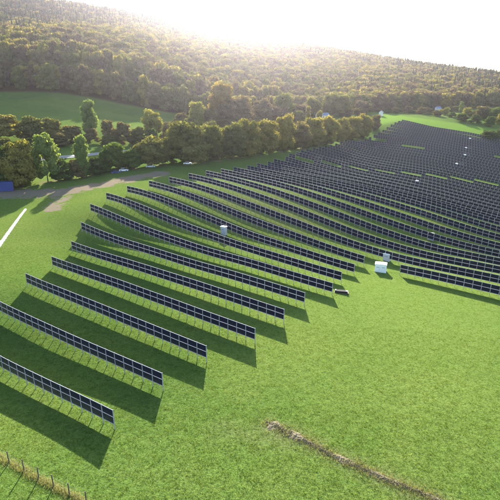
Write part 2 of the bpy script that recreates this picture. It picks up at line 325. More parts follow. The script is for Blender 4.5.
# ---------------------------------------------------------------- solar rows
U = np.array([math.cos(R(-35)), math.sin(R(-35))]); NQ = np.array([-U[1], U[0]])
QS, Q0 = 10.15, 22.7
BAYS = {1: 2.4, 2: 2.2}               # module length by row; all others 2.08
def module_mb(mb, x0, x1, z0, z1):
    fw, th = .030, .036
    mb.box(((x0 + x1) / 2, 0, (z0 + z1) / 2), (x1 - x0 - 2 * fw, .012, z1 - z0 - 2 * fw), 0)
    mb.box(((x0 + x1) / 2, 0, z0 + fw / 2), (x1 - x0, th, fw), 1); mb.box(((x0 + x1) / 2, 0, z1 - fw / 2), (x1 - x0, th, fw), 1)
    mb.box((x0 + fw / 2, 0, (z0 + z1) / 2), (fw, th, z1 - z0 - 2 * fw), 1); mb.box((x1 - fw / 2, 0, (z0 + z1) / 2), (fw, th, z1 - z0 - 2 * fw), 1)
    return mb
ZB, ZM, ZT = .86, 2.0, 3.14
mod_me = module_mb(MB(), -.985, .985, -.53, .53).mesh('solar_panel', [M['glass'], M['alu']])
post_me = MB().box((0, 0, 1.4), (.07, .12, 3.6)).box((0, .02, 3.16), (.10, .16, .05)).mesh('post', M['steel'])
bb = MB(); module_mb(bb, -.985, .985, -1.10, -.04); module_mb(bb, -.985, .985, .04, 1.10); bb.box((-1.04, 0, -.6), (.07, .12, 3.6), 2)
bay_me = bb.mesh('panel_bay', [M['glass'], M['alu'], M['steel']])
ORD = 'nearest second third fourth fifth sixth seventh eighth ninth tenth eleventh twelfth thirteenth fourteenth fifteenth sixteenth seventeenth eighteenth nineteenth twentieth'.split()
TENS = {2: 'twenty', 3: 'thirty', 4: 'forty'}; TF = {20: 'twentieth', 30: 'thirtieth', 40: 'fortieth'}
def ordinal(k):
    if k <= 20: return ORD[k - 1]
    if k % 10 == 0: return TF[k]
    return TENS[k // 10] + '-' + (['first'] + ORD[1:])[k % 10 - 1]
def solar_row(k, s0, s1, label):
    BAY = BAYS.get(k, 2.08)
    n = max(1, int(round((s1 - s0) / BAY))); ss = s0 + BAY * np.arange(n + 1)
    P = ss[:, None] * U[None] + (Q0 + QS * k) * NQ[None]; Z = hz(P[:, 0], P[:, 1])
    root = empty('solar_panel_row', (P[0, 0], P[0, 1], Z[0]), R(-35)); tag(root, label, 'solar panels', 'rows of upright solar panels across the meadow')
    L = lambda i, h=0: (BAY * i, 0, Z[i] - Z[0] + h)
    for nm, h, w_ in (('bottom_rail', ZB, .05), ('middle_rail', ZM, .04), ('top_rail', ZT, .05)):
        r = MB()
        for i in range(n): r.bar(L(i, h), L(i + 1, h), .07, w_)
        r.build(nm, M['alu'], root)
    slope = np.arctan2(np.diff(Z), BAY)
    far = k >= 19
    order = range(n)
    spill = MB(); used = 0
    for i in order:
        zc = (Z[i] + Z[i + 1]) / 2 - Z[0]; rot = (0, -slope[i], 0)
        if far:
            o = link('panel_bay', bay_me, root, (BAY * (i + .5), 0, zc + ZM)); o.rotation_euler = rot
        else:
            for h in ((ZB + ZM) / 2, (ZM + ZT) / 2):
                if n - i > 50:                      # the bays farthest from the camera, past a hundred panels
                    zz = zc + h; mm = MB(); module_mb(mm, -.985, .985, -.53, .53); c_, s_ = math.cos(slope[i]), math.sin(slope[i])
                    for V in mm.V:
                        x, z = V[:, 0].copy(), V[:, 2].copy(); V[:, 0] = x * c_ - z * s_ + BAY * (i + .5); V[:, 2] = x * s_ + z * c_ + zz
                    V = np.concatenate(mm.V); spill.V.append(V); spill.F += [[a + spill.n for a in f] for f in mm.F]; spill.M += mm.M; spill.n += len(V); used += 1
                else:
                    o = link('solar_panel', mod_me, root, (BAY * (i + .5), 0, zc + h)); o.rotation_euler = rot; o.scale = (BAY / 2.08, 1, 1)
    if used: tag(spill.build('solar_panels', [M['glass'], M['alu']], root), kind='stuff')
    for i in (range(n + 1) if not far else [n]): link('post', post_me, root, L(i))
S0 = {1: -91, 2: -97, 3: -100.3, 4: -105.6, 5: -111.8, 6: -121, 7: -129.6, 8: -134, 9: -134.8, 10: -134, 11: -133.3, 12: -132.1, 13: -131.3, 14: -131.1, 15: -131.8, 16: -131.3, 17: -132.4, 18: -132.7, 19: -135.3, 20: -136.7, 21: -138, 22: -139.1, 23: -141.5, 24: -143.5, 25: -144, 26: -144.9, 31: -149.2, 36: -150.1, 44: -150}
S1 = {1: -46.3, 2: -45.6, 3: -46.4, 4: -44.1, 5: -42.3, 6: -44.3, 7: -42.7, 8: -44.8, 9: -45.3, 10: -45.7}
ks = sorted(S0)
NEAR = {9: 'ending short of the cabin', 6: 'in the lower left group', 5: 'in the lower left group', 7: 'ending at the dark pallet stack'}
for k in range(1, 45):
    s0 = float(np.interp(k, ks, [S0[q] for q in ks])); s1 = S1.get(k, float(np.interp(k, [11, 44], [-3, -58])))
    o_ = ordinal(k)
    pieces = []
    if k <= 9: pieces = [(s0, s1, '')]
    elif k == 10: pieces = [(s0, s1, 'left'), (-36.0, -2.5, 'right')]
    else:
        # the east-west service lane leaves a gap in each row it crosses
        y_of = lambda s: s * U[1] + (Q0 + QS * k) * NQ[1]; x_of = lambda s: s * U[0] + (Q0 + QS * k) * NQ[0]
        g = [s for s in np.arange(s0, s1, .5) if abs(y_of(s) - (264 + .09 * x_of(s))) < 4.2]
        gaps = [(g[0], g[-1])] if g and k < 29 else []
        if k == 36: gaps.append((-147, -135))
        if k == 35: gaps.append((-119, -101))
        if k == 38: gaps.append((-57, -47))
        gaps.sort(); a = s0
        for g0, g1 in gaps:
            if g0 - a > 2.1: pieces.append((a, g0, 'left'))
            a = g1
        if s1 - a > 2.1: pieces.append((a, s1, 'right' if gaps else ''))
    for a, b_, side in pieces:
        if k == 1: lab = 'solar panel row nearest the camera, just above the wire fence at lower left'
        elif k == 44: lab = 'farthest solar panel row, along the bright green strip'
        elif k == 10 and side == 'left': lab = 'tenth solar panel row from the wire fence, ending left of the white cabin'
        elif k == 10: lab = 'solar panel row starting right of the white cabin, front edge of the right block'
        else:
            lab = o_ + ' solar panel row counting up from the wire fence'
            if side: lab += ', part %s of its service gap' % side
            elif k in NEAR: lab += ', ' + NEAR[k]
            if k == 11: lab = 'eleventh solar panel row from the wire fence, passing behind the grey cabinet'
        solar_row(k, a, b_, lab)

# ---------------------------------------------------------------- trees
rng = np.random.default_rng(7)
def crown_mesh(name, seed, nl=22, nq=2400, size=.055, form='round', mat=None, low=.06):
    """unit crown: radius about .5, height 1; clumps of leaf-sized faces on uneven lobes"""
    r = np.random.default_rng(seed); cen = []; rad = []; zs = 1.0
    if form == 'spruce':
        k = nq; z = r.random(k) ** 1.35 * .95 + .04; rr = (1 - z) * .5 * (.75 + .25 * np.sin(z * 60 + r.random())) * (.55 + .45 * r.random(k) ** .4); a = r.random(k) * 2 * np.pi
        C_ = np.stack([rr * np.cos(a), rr * np.sin(a), z], -1); Nn = np.stack([np.cos(a), np.sin(a), np.full(k, .5)], -1); tint = r.random(k) * .6
    else:
        for i in range(nl):
            z = low + .08 + (.84 - low) * (i + .5) / nl
            prof = {'round': math.sin(math.pi * (z * .70 + .20)) ** .8, 'tall': .62 * math.sin(math.pi * min(1, z * .85 + .1)) ** .6, 'bush': math.sin(math.pi * (z * .60 + .36)) ** .7, 'airy': .8 * math.sin(math.pi * min(1, z * .8 + .14)) ** .7}[form]
            a = i * 2.4 + r.random() * .8; d = .33 * prof * (.35 + .65 * r.random() ** .5)
            cen.append((d * math.cos(a), d * math.sin(a), z + r.normal() * .03)); rad.append((.13 + .09 * r.random()) * (.6 + .4 * prof))
        cen = np.array(cen); rad = np.array(rad); k = nq
        wts = rad ** 2; which = r.choice(nl, k, p=wts / wts.sum()); v = r.normal(size=(k, 3)); v[:, 2] = np.abs(v[:, 2]) * .9 - .25 * r.random(k); v /= np.linalg.norm(v, axis=1)[:, None]
        f = rad[which][:, None] * (.70 + .38 * r.random((k, 1)) + .35 * r.random((k, 1)) ** 5)
        C_ = cen[which] + v * f * np.array([1, 1, .8]); Nn = v; lt = r.random(nl); tint = np.clip(lt[which] * .6 + r.random(k) * .4, 0, 1)
        C_[:, 2] = np.clip(C_[:, 2], .01, None)
        zs = 1 / max(C_[:, 2].max(), .01); C_[:, 2] *= zs
    Nn = Nn + r.normal(size=Nn.shape) * .38; Nn /= np.linalg.norm(Nn, axis=1)[:, None]
    A = np.cross(Nn, r.normal(size=Nn.shape)); A /= np.linalg.norm(A, axis=1)[:, None]; B = np.cross(Nn, A)
    sz = size * (.55 + .9 * r.random((k, 1))); A *= sz; B *= sz * (.6 + .4 * r.random((k, 1)))
    V = np.stack([C_ - A, C_ - B * .9, C_ + A, C_ + B], 1).reshape(-1, 3); F = np.arange(4 * k).reshape(-1, 4)
    tin = np.repeat(tint, 4)
    if form == 'spruce':
        cen = np.array([(0, 0, .5)]); rad = np.array([.3]); sx = np.array([.6, .6, 1.5]); lt = np.array([.2])
    else: sx = np.array([1, 1, .8])
    # darker opaque core added inside every clump to block sunlight
    K1, K2 = 8, 5; th = np.arange(K1) * 2 * np.pi / K1; fz_ = np.cos(np.pi * np.arange(K2) / (K2 - 1)); fr_ = np.sqrt(1 - fz_ ** 2)
    S = np.array([(fr_[i] * np.cos(t_), fr_[i] * np.sin(t_), fz_[i]) for i in range(K2) for t_ in th])
    SF = np.array([(i * K1 + j, (i + 1) * K1 + j, (i + 1) * K1 + (j + 1) % K1, i * K1 + (j + 1) % K1) for i in range(K2 - 1) for j in range(K1)])
    nl_ = len(cen); zmax = 1 / zs
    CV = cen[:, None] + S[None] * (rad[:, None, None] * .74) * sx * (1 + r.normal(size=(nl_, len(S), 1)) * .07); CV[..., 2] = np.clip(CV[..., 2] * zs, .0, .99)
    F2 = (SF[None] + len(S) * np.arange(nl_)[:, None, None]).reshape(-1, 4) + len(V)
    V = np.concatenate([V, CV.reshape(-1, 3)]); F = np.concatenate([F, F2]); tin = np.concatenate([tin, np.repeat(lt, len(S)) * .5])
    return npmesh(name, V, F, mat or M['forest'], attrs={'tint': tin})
CROWN = {f: [crown_mesh('crown', 10 * j + i, form=f, nl=nl, nq=nq, size=sz, low=lo) for i in range(3)]
         for j, (f, nl, nq, sz, lo) in enumerate((('round', 34, 8000, .024, .0), ('tall', 24, 4500, .022, .03), ('bush', 18, 4000, .032, .0), ('airy', 22, 3600, .024, .03)))}
def trunk_mesh(h, r0, seed, spread=.3):
    r = np.random.default_rng(seed); b = MB(); top = h * .72
    pts = [(0, 0, -.4), (r.normal() * .02 * h, r.normal() * .02 * h, h * .25), (r.normal() * .03 * h, r.normal() * .03 * h, h * .5), (0, 0, top)]
    b.tube(pts, [r0, r0 * .8, r0 * .55, r0 * .15], 8)
    for i in range(6):
        z = h * (.22 + .08 * i); a = i * 2.4 + r.random(); q = np.array([math.cos(a), math.sin(a)]); L_ = h * spread * (1 - i * .09)
        b.tube([(0, 0, z), (*(q * L_ * .5), z + L_ * .35), (*(q * L_), z + L_ * .9)], [r0 * .4, r0 * .25, r0 * .07], 5)
    return b.mesh('trunk', M['bark'], True)
TREES = [
(-100.5, 192.3, 17.7, 12.4, 'dk', 'round', 'dark green tree right beside the blue container', 'tree', 'trees lining the panel field'),
(-93.5, 191.3, 19.3, 12.3, 'yo', 'round', 'yellow topped tree just behind the blue container', 'tree', 'trees lining the panel field'),
(-86.6, 200.8, 20.8, 14.6, 'pg', 'airy', 'pale green loose tree second from the blue container', 'tree', 'trees lining the panel field'),
(-74.4, 210.7, 18.8, 9.0, 'pg', 'airy', 'slim pale tree standing alone over the low bushes', 'tree', 'trees lining the panel field'),
(-64.5, 227.2, 13.1, 13.5, 'gr', 'round', 'mid green tree above the dark blue car', 'tree', 'trees lining the panel field'),
(-56.0, 228.4, 9.9, 11.6, 'gr', 'bush', 'low green tree between the dark blue car and the silver car', 'tree', 'trees lining the panel field'),
(-47.1, 232.2, 14.3, 15.7, 'ol', 'round', 'smaller of the two round olive trees by the parked cars', 'tree', 'trees lining the panel field'),
(-31.9, 240.0, 21.0, 22.3, 'ol', 'round', 'biggest round olive tree, with the red car at its foot', 'tree', 'trees lining the panel field'),
(-20.1, 250.8, 18.4, 12.7, 'ol', 'round', 'olive tree touching the right side of the biggest round tree', 'tree', 'trees lining the panel field'),
(-9.9, 260.8, 19.1, 15.3, 'ol', 'round', 'broad olive tree above the white marker posts', 'tree', 'trees lining the panel field'),
(-0.6, 270.4, 20.8, 13.6, 'yo', 'round', 'yellowish tree just right of the marker posts', 'tree', 'trees lining the panel field'),
(9.4, 280.5, 19.8, 12.9, 'yo', 'round', 'yellowish tree left of the tallest tree in the hedge line', 'tree', 'trees lining the panel field'),
(21.3, 300.0, 22.9, 12.6, 'yo', 'round', 'tallest yellow tree of the hedge line, halfway along', 'tree', 'trees lining the panel field'),
(33.0, 316.2, 17.8, 13.2, 'br', 'round', 'low brown tree in front of the blue roofed house', 'tree', 'trees lining the panel field'),
(44.3, 337.5, 19.7, 12.7, 'yo', 'round', 'yellow tree just right of the blue roofed house', 'tree', 'trees lining the panel field'),
(56.6, 352.8, 20.5, 13.2, 'yo', 'round', 'fifth tree from the right end of the hedge line, yellow', 'tree', 'trees lining the panel field'),
(73.6, 389.2, 19.5, 12.9, 'yo', 'round', 'fourth tree from the right end of the hedge line', 'tree', 'trees lining the panel field'),
(87.0, 406.6, 19.5, 11.8, 'yo', 'round', 'third tree from the right end of the hedge line', 'tree', 'trees lining the panel field'),
(98.2, 415.3, 20.7, 11.2, 'yo', 'round', 'second tree from the right end of the hedge line', 'tree', 'trees lining the panel field'),
(113.3, 439.5, 13.9, 10.9, 'br', 'round', 'last brownish tree at the right end of the hedge line', 'tree', 'trees lining the panel field'),
(-95.0, 200.3, 8.1, 7.7, 'dk', 'bush', 'dark low bush just right of the blue container', 'bush', 'low bushes under the tree line'),
(-82.1, 204.7, 9.5, 11.4, 'dk', 'bush', 'wide dark bush under the pale green loose tree', 'bush', 'low bushes under the tree line'),
(-76.9, 208.7, 8.4, 9.8, 'br', 'bush', 'brownish bush under the slim pale tree', 'bush', 'low bushes under the tree line'),
(-70.3, 214.7, 8.6, 10.0, 'dk', 'bush', 'dark bush left of the dark blue car', 'bush', 'low bushes under the tree line'),
(-68.0, 221.0, 10.2, 7.5, 'gr', 'bush', 'upright green bush just behind the dark blue car', 'bush', 'low bushes under the tree line'),
(-57.1, 228.5, 6.3, 5.8, 'dk', 'bush', 'small dark bush right of the dark blue car', 'bush', 'low bushes under the tree line'),
(-40.5, 239.9, 8.5, 8.1, 'dk', 'bush', 'dark bush wedged between the two round olive trees', 'bush', 'low bushes under the tree line'),
(-100.4, 188.8, 9.3, 8.1, 'dk', 'bush', 'dark bush behind the left end of the blue container', 'bush', 'low bushes under the tree line'),
(-145.8, 290, 15.3, 22.9, 'yo', 'bush', 'broad yellow topped tree at the left edge beyond the road', 'tree', 'trees beyond the road'),
(-131.1, 292, 15.3, 20.6, 'ol', 'bush', 'broad olive tree second from the left edge beyond the road', 'tree', 'trees beyond the road'),
(-118.9, 290, 15.4, 16.9, 'ol', 'bush', 'broad olive tree third from the left edge beyond the road', 'tree', 'trees beyond the road'),
(-109.6, 296, 10.4, 14.8, 'br', 'bush', 'low brown tree between the broad olive trees and the birch', 'tree', 'trees beyond the road'),
(-102.8, 312, 23.8, 15.5, 'pg', 'tall', 'tall pale green birch standing out against the shaded meadow', 'tree', 'trees beyond the road'),
(-88.1, 300, 15.0, 11.2, 'br', 'bush', 'brown round tree right beside the tall pale birch', 'tree', 'trees beyond the road'),
(-79.4, 300, 14.5, 12.5, 'br', 'bush', 'brown round tree second right of the tall pale birch', 'tree', 'trees beyond the road'),
(-71.4, 306, 11.1, 12.7, 'ol', 'bush', 'low olive tree left of the yellow green round tree', 'tree', 'trees beyond the road'),
(-66.3, 330, 18.0, 14.4, 'yg', 'round', 'yellow green round tree standing out above the road', 'tree', 'trees beyond the road'),
(-52.9, 318, 13.2, 15.9, 'br', 'bush', 'low brown tree right of the yellow green round tree', 'tree', 'trees beyond the road'),
(-42.0, 385, 20.6, 14.3, 'yg', 'round', 'small bright yellow green tree at the right end of the shaded meadow', 'tree', 'trees beyond the road'),
(-53.2, 380, 11.6, 14.1, 'br', 'bush', 'low brown tree left of the small bright yellow green tree', 'tree', 'trees beyond the road'),
(-33.1, 392, 16.7, 14.5, 'br', 'round', 'reddish brown tree right of the small bright yellow green tree', 'tree', 'trees beyond the road'),
(-24.8, 430, 36.0, 23.0, 'or', 'round', 'large glowing orange yellow tree at the corner of the wood', 'tree', 'trees beyond the road'),
(-10.5, 425, 27.1, 24.5, 'pu', 'round', 'large purple brown tree just right of the orange yellow one', 'tree', 'trees beyond the road'),
(-26.4, 335, 12.7, 16.7, 'ol', 'bush', 'low olive tree hidden behind the biggest round tree', 'tree', 'trees beyond the road'),
(-18.6, 410, 19.6, 20.3, 'pu', 'round', 'purple brown tree in front of the large orange yellow one', 'tree', 'trees beyond the road'),
(11.6, 470, 24.0, 23.2, 'pu', 'round', 'purple brown tree at the wood edge above the marker posts', 'tree', 'trees beyond the road'),
(33.8, 500, 28.0, 26.7, 'ol', 'round', 'large olive tree at the wood edge above the tallest hedge tree', 'tree', 'trees beyond the road'),
(51.3, 500, 16.5, 16.4, 'pu', 'round', 'small purple brown tree left of the three round dark trees', 'tree', 'trees beyond the road'),
(66.0, 520, 21.4, 19.2, 'ol', 'round', 'left one of three round dark trees behind the blue roofed house', 'tree', 'trees beyond the road'),
(86.7, 530, 23.7, 21.7, 'ol', 'round', 'middle and tallest of three round dark trees behind the blue roofed house', 'tree', 'trees beyond the road'),
(97.8, 520, 22.7, 17.0, 'ol', 'round', 'right one of three round dark trees behind the blue roofed house', 'tree', 'trees beyond the road'),
(123.5, 540, 14.6, 17.6, 'pu', 'round', 'purple brown tree behind the right end of the hedge line', 'tree', 'trees beyond the road'),
(54.9, 460, 19.0, 8.5, 'yo', 'tall', 'slim yellow tree just left of the blue roofed house', 'tree', 'trees beyond the road'),
(64.7, 455, 15.9, 8.4, 'yo', 'tall', 'slim yellow tree just right of the house, behind the hedge', 'tree', 'trees beyond the road'),
(243.8, 566.4, 13.3, 8.1, 'pg', 'tall', 'slim pale tree rising above the far bushes on the right', 'tree', 'bushes beyond the far end of the field'),
(235.1, 530.1, 9.3, 13.0, 'yg', 'bush', 'yellow green bush below the slim pale tree on the right', 'bush', 'bushes beyond the far end of the field'),
(243.8, 513.3, 12.1, 16.8, 'br', 'round', 'large brown bush left of the right edge above the green strip', 'tree', 'bushes beyond the far end of the field'),
(251.3, 500.4, 12.7, 15.4, 'gr', 'round', 'large green bush at the right edge above the green strip', 'tree', 'bushes beyond the far end of the field'),
(214.8, 494.1, 7.8, 14.2, 'dk', 'bush', 'dark bush along the middle of the bright green strip', 'bush', 'bushes beyond the far end of the field'),
(224.8, 484.3, 8.7, 12.9, 'dk', 'bush', 'second dark bush along the green strip, further right', 'bush', 'bushes beyond the far end of the field'),
(232.9, 471.7, 9.3, 12.6, 'gr', 'bush', 'green bush at the right end of the bright green strip', 'bush', 'bushes beyond the far end of the field'),
(215.1, 520.5, 5.1, 10.6, 'gr', 'bush', 'small green bush at the far edge of the bright green strip', 'bush', 'bushes beyond the far end of the field'),
(202.0, 528.3, 6.3, 13.0, 'br', 'bush', 'brown bush at the far edge of the green strip, near its middle', 'bush', 'bushes beyond the far end of the field'),
(192.9, 549.2, 7.6, 13.5, 'br', 'bush', 'brown bush at the far edge of the green strip, towards its left end', 'bush', 'bushes beyond the far end of the field'),
(180.8, 560.9, 7.6, 11.4, 'pu', 'bush', 'purple brown bush at the left start of the far bushes', 'bush', 'bushes beyond the far end of the field'),
(246.8, 480.4, 11.4, 11.8, 'yg', 'bush', 'yellow green bush at the right edge of the picture', 'bush', 'bushes beyond the far end of the field'),
(211.8, 428.8, 7.8, 17.8, 'dk', 'bush', 'dark rounded bush closing the right end of the bright green strip', 'bush', 'bushes beyond the far end of the field'),
(221.2, 427.7, 9.5, 14.2, 'dk', 'bush', 'dark bush beside the rounded one at the very right edge', 'bush', 'bushes beyond the far end of the field'),
(220.9, 552.1, 7.6, 9.0, 'yg', 'bush', 'small yellow green bush among the far bushes', 'bush', 'bushes beyond the far end of the field'),
(166.1, 557.6, 6.5, 11.4, 'br', 'bush', 'brown bush right of the tiny white house', 'bush', 'bushes beyond the far end of the field'),
(-22.9, 247.5, 6.1, 7.8, 'dk', 'bush', 'first low bush along the hedge foot, counting right from the marker posts', 'bush', 'low bushes along the hedge foot'),
(-17.6, 253.5, 6.3, 8.0, 'br', 'bush', 'second low bush along the hedge foot, counting right from the marker posts', 'bush', 'low bushes along the hedge foot'),
(-12.0, 260.3, 6.5, 8.2, 'ol', 'bush', 'third low bush along the hedge foot, counting right from the marker posts', 'bush', 'low bushes along the hedge foot'),
(-6.2, 267.2, 6.6, 8.4, 'dk', 'bush', 'fourth low bush along the hedge foot, counting right from the marker posts', 'bush', 'low bushes along the hedge foot'),
(0.0, 274.0, 6.8, 8.6, 'br', 'bush', 'fifth low bush along the hedge foot, counting right from the marker posts', 'bush', 'low bushes along the hedge foot'),
(6.5, 281.3, 6.9, 8.8, 'ol', 'bush', 'sixth low bush along the hedge foot, counting right from the marker posts', 'bush', 'low bushes along the hedge foot'),
(13.4, 290.4, 7.1, 9.1, 'dk', 'bush', 'seventh low bush along the hedge foot, counting right from the marker posts', 'bush', 'low bushes along the hedge foot'),
(20.8, 301.8, 7.4, 9.5, 'br', 'bush', 'eighth low bush along the hedge foot, counting right from the marker posts', 'bush', 'low bushes along the hedge foot'),
(28.8, 313.3, 7.7, 9.8, 'ol', 'bush', 'ninth low bush along the hedge foot, counting right from the marker posts', 'bush', 'low bushes along the hedge foot'),
(37.4, 325.6, 7.9, 10.2, 'dk', 'bush', 'tenth low bush along the hedge foot, counting right from the marker posts', 'bush', 'low bushes along the hedge foot'),
(46.7, 339.2, 8.3, 10.6, 'br', 'bush', 'eleventh low bush along the hedge foot, counting right from the marker posts', 'bush', 'low bushes along the hedge foot'),
(56.3, 350.9, 8.5, 11.0, 'ol', 'bush', 'twelfth low bush along the hedge foot, counting right from the marker posts', 'bush', 'low bushes along the hedge foot'),
(73.2, 400.5, 9.7, 12.5, 'dk', 'bush', 'thirteenth low bush along the hedge foot, counting right from the marker posts', 'bush', 'low bushes along the hedge foot'),
(84.6, 411.8, 9.9, 12.8, 'br', 'bush', 'fourteenth low bush along the hedge foot, counting right from the marker posts', 'bush', 'low bushes along the hedge foot'),
(95.5, 418.9, 10.1, 13.0, 'ol', 'bush', 'fifteenth low bush along the hedge foot, counting right from the marker posts', 'bush', 'low bushes along the hedge foot'),
(147.7, 575, 4.0, 16.4, 'br', 'bush', 'brown bush at the left start of the far hedge', 'bush', 'bushes beyond the far end of the field'),
(155.4, 560, 4.1, 14.9, 'dk', 'bush', 'dark bush beside the tiny white house', 'bush', 'bushes beyond the far end of the field'),
(177.4, 580, 4.3, 15.4, 'ol', 'bush', 'olive bush right of the tiny white house', 'bush', 'bushes beyond the far end of the field'),
(187.4, 560, 3.5, 16.0, 'dk', 'bush', 'dark bush third right of the tiny white house', 'bush', 'bushes beyond the far end of the field'),
(210.5, 580, 5.7, 17.7, 'br', 'bush', 'large brown bush before the small pale house', 'bush', 'bushes beyond the far end of the field'),
(220.6, 560, 4.9, 16.0, 'yg', 'bush', 'yellow green bush touching the small pale house', 'bush', 'bushes beyond the far end of the field'),
(244.5, 585, 6.6, 17.9, 'ol', 'bush', 'olive bush behind the slim pale tree on the right', 'bush', 'bushes beyond the far end of the field'),
(242.7, 540, 5.4, 16.5, 'dk', 'bush', 'dark bush below the slim pale tree, at the strip', 'bush', 'bushes beyond the far end of the field'),
(250.2, 525, 5.7, 17.2, 'br', 'bush', 'brown bush between slim pale tree and right edge', 'bush', 'bushes beyond the far end of the field'),
(255.5, 505, 6.3, 16.6, 'ol', 'bush', 'olive bush nearest the right edge along the strip', 'bush', 'bushes beyond the far end of the field'),
(216.5, 535, 1.5, 14.2, 'dk', 'bush', 'low dark bush in front of the yellow green one', 'bush', 'bushes beyond the far end of the field'),
(202.6, 545, 1.6, 14.5, 'dk', 'bush', 'low dark bush in front of the small pale house', 'bush', 'bushes beyond the far end of the field'),
(-4.5, 440, 12.6, 21.7, 'pu', 'round', 'purple brown tree between the hedge and the large purple brown tree', 'tree', 'trees beyond the road'),
(11.2, 455, 16.2, 20.6, 'br', 'round', 'brown tree behind the hedge, left of the tallest yellow one', 'tree', 'trees beyond the road'),
(29.0, 470, 17.5, 21.3, 'pu', 'round', 'purple brown tree just behind the tallest yellow hedge tree', 'tree', 'trees beyond the road'),
(46.4, 480, 13.0, 19.7, 'ol', 'round', 'olive tree just left of the slim yellow one by the house', 'tree', 'trees beyond the road'),
(101.0, 520, 9.5, 19.1, 'pu', 'round', 'purple brown tree right of the three round dark trees', 'tree', 'trees beyond the road'),
(119.1, 530, 8.1, 17.3, 'br', 'round', 'brown tree behind the last yellow hedge trees', 'tree', 'trees beyond the road'),
(-18.1, 400, 9.1, 16.5, 'br', 'round', 'low brown tree behind the broad olive tree by the marker posts', 'tree', 'trees beyond the road'),
(-45.8, 370, 8.9, 13.7, 'ol', 'round', 'olive tree behind the biggest round olive tree', 'tree', 'trees beyond the road'),
(-30.5, 400, 12.6, 14.8, 'pu', 'round', 'purple brown tree below the small bright yellow green tree', 'tree', 'trees beyond the road'),
(-133.8, 262, 8.1, 14.3, 'ol', 'bush', 'olive tree at the left edge on the near roadside', 'tree', 'trees beyond the road'),
(-125.6, 268, 5.9, 12.3, 'dk', 'bush', 'dark tree on the near roadside behind the container tree', 'tree', 'trees beyond the road'),
(-114.4, 268, 4.9, 12.3, 'ol', 'bush', 'olive tree on the near roadside left of the road gap', 'tree', 'trees beyond the road'),
(-98.6, 300, 8.7, 12.5, 'br', 'bush', 'brown bushy tree at the foot of the tall pale birch', 'tree', 'trees beyond the road'),
(-86.4, 296, 6.9, 11.1, 'ol', 'bush', 'olive bushy tree above the road, right of the birch', 'tree', 'trees beyond the road'),
(-112.5, 284, 8.3, 13.0, 'br', 'bush', 'brown bushy tree over the road gap', 'tree', 'trees beyond the road'),
(-62.3, 305, 10.7, 11.4, 'dk', 'bush', 'dark bushy tree under the yellow green round tree', 'tree', 'trees beyond the road'),
]
gcount = {}
for i, (x, y, h, wd, kind, form, label, cat, grp) in enumerate(TREES):
    z = hz(x, y); nm = {'bush': 'bush', 'tree': 'tree'}[cat]
    root = empty(nm, (x, y, z), 0); tag(root, label, cat, grp)
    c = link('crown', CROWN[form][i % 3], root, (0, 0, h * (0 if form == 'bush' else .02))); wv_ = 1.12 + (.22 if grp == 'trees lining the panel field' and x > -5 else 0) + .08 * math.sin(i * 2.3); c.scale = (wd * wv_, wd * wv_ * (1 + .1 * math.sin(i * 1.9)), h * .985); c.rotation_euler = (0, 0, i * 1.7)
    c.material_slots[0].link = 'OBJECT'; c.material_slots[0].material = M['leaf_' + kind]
    link('trunk', trunk_mesh(h, max(.07, h * (.014 if form != 'bush' else .01)), i, .2), root)

# the wood on the hill: thousands of crowns nobody could count, one object
EC = [crown_mesh('forest_crown', 300 + i, nl=18, nq=1700, size=.042, form='round', low=.0) for i in range(4)]
EC.append(crown_mesh('spruce_crown', 390, nq=520, size=.06, form='spruce', mat=M['spruce']))
kinds = bpy.data.collections.new('crown_kinds')
EDGE_TREES = [
(-178, 452, 24, 13, 0, 'olive tree at the wood edge above the left end of the shaded meadow'),
(-150, 455, 26, 14, 1, 'purple brown tree at the wood edge, second from the left end'),
(-123, 456, 25, 13, 2, 'brown tree at the wood edge behind the tall pale birch'),
(-98, 458, 27, 15, 3, 'yellow tree at the wood edge, between the birch and the yellow green tree'),
(300, 634, 24, 8, 4, 'dark spruce at the foot of the hill wood on the right'),
(-62, 464, 26, 14, 0, 'olive tree at the wood edge behind the yellow green round tree'),
(156, 586, 22, 15, 1, 'purple brown tree at the wood edge above the tiny white house'),
(205, 606, 22, 14, 0, 'olive tree at the wood edge above the green strip'),
(330, 640, 25, 9, 4, 'second dark spruce at the hill foot, near the right edge'),
(262, 626, 22, 13, 2, 'brown tree at the wood edge left of the dark spruce'),
]
for i, (x, y, h, wd, ci, label) in enumerate(EDGE_TREES):
    root = empty('spruce_tree' if ci == 4 else 'tree', (x, y, hz(x, y))); tag(root, label, 'tree', 'trees at the edge of the hill wood')
    c = link('crown', EC[ci], root); c.scale = (wd, wd, h); c.rotation_euler = (0, 0, i)
    if i < 5: kinds.objects.link(c)
    if ci < 4:
        c.material_slots[0].link = 'OBJECT'; c.material_slots[0].material = M['leaf_' + ('ol', 'pu', 'br', 'yo')[ci]]
    link('trunk', trunk_mesh(h, .3, 900 + i, .15), root)
fx, fy = np.meshgrid(np.arange(-1000, 1250, 10.0), np.arange(400, 1560, 10.0)); fx = fx.ravel(); fy = fy.ravel()
fx = fx + rng.uniform(-3.6, 3.6, len(fx)); fy = fy + rng.uniform(-3.6, 3.6, len(fy))
keep = (in_wood(fx, fy) > 3) & (np.abs(fx) < fy * .60 + 230) & (fy < np.interp(fx, [-700, 0, 500, 1200], [1350, 1420, 1350, 1300]))
fx, fy = fx[keep], fy[keep]; fz = hz(fx, fy)
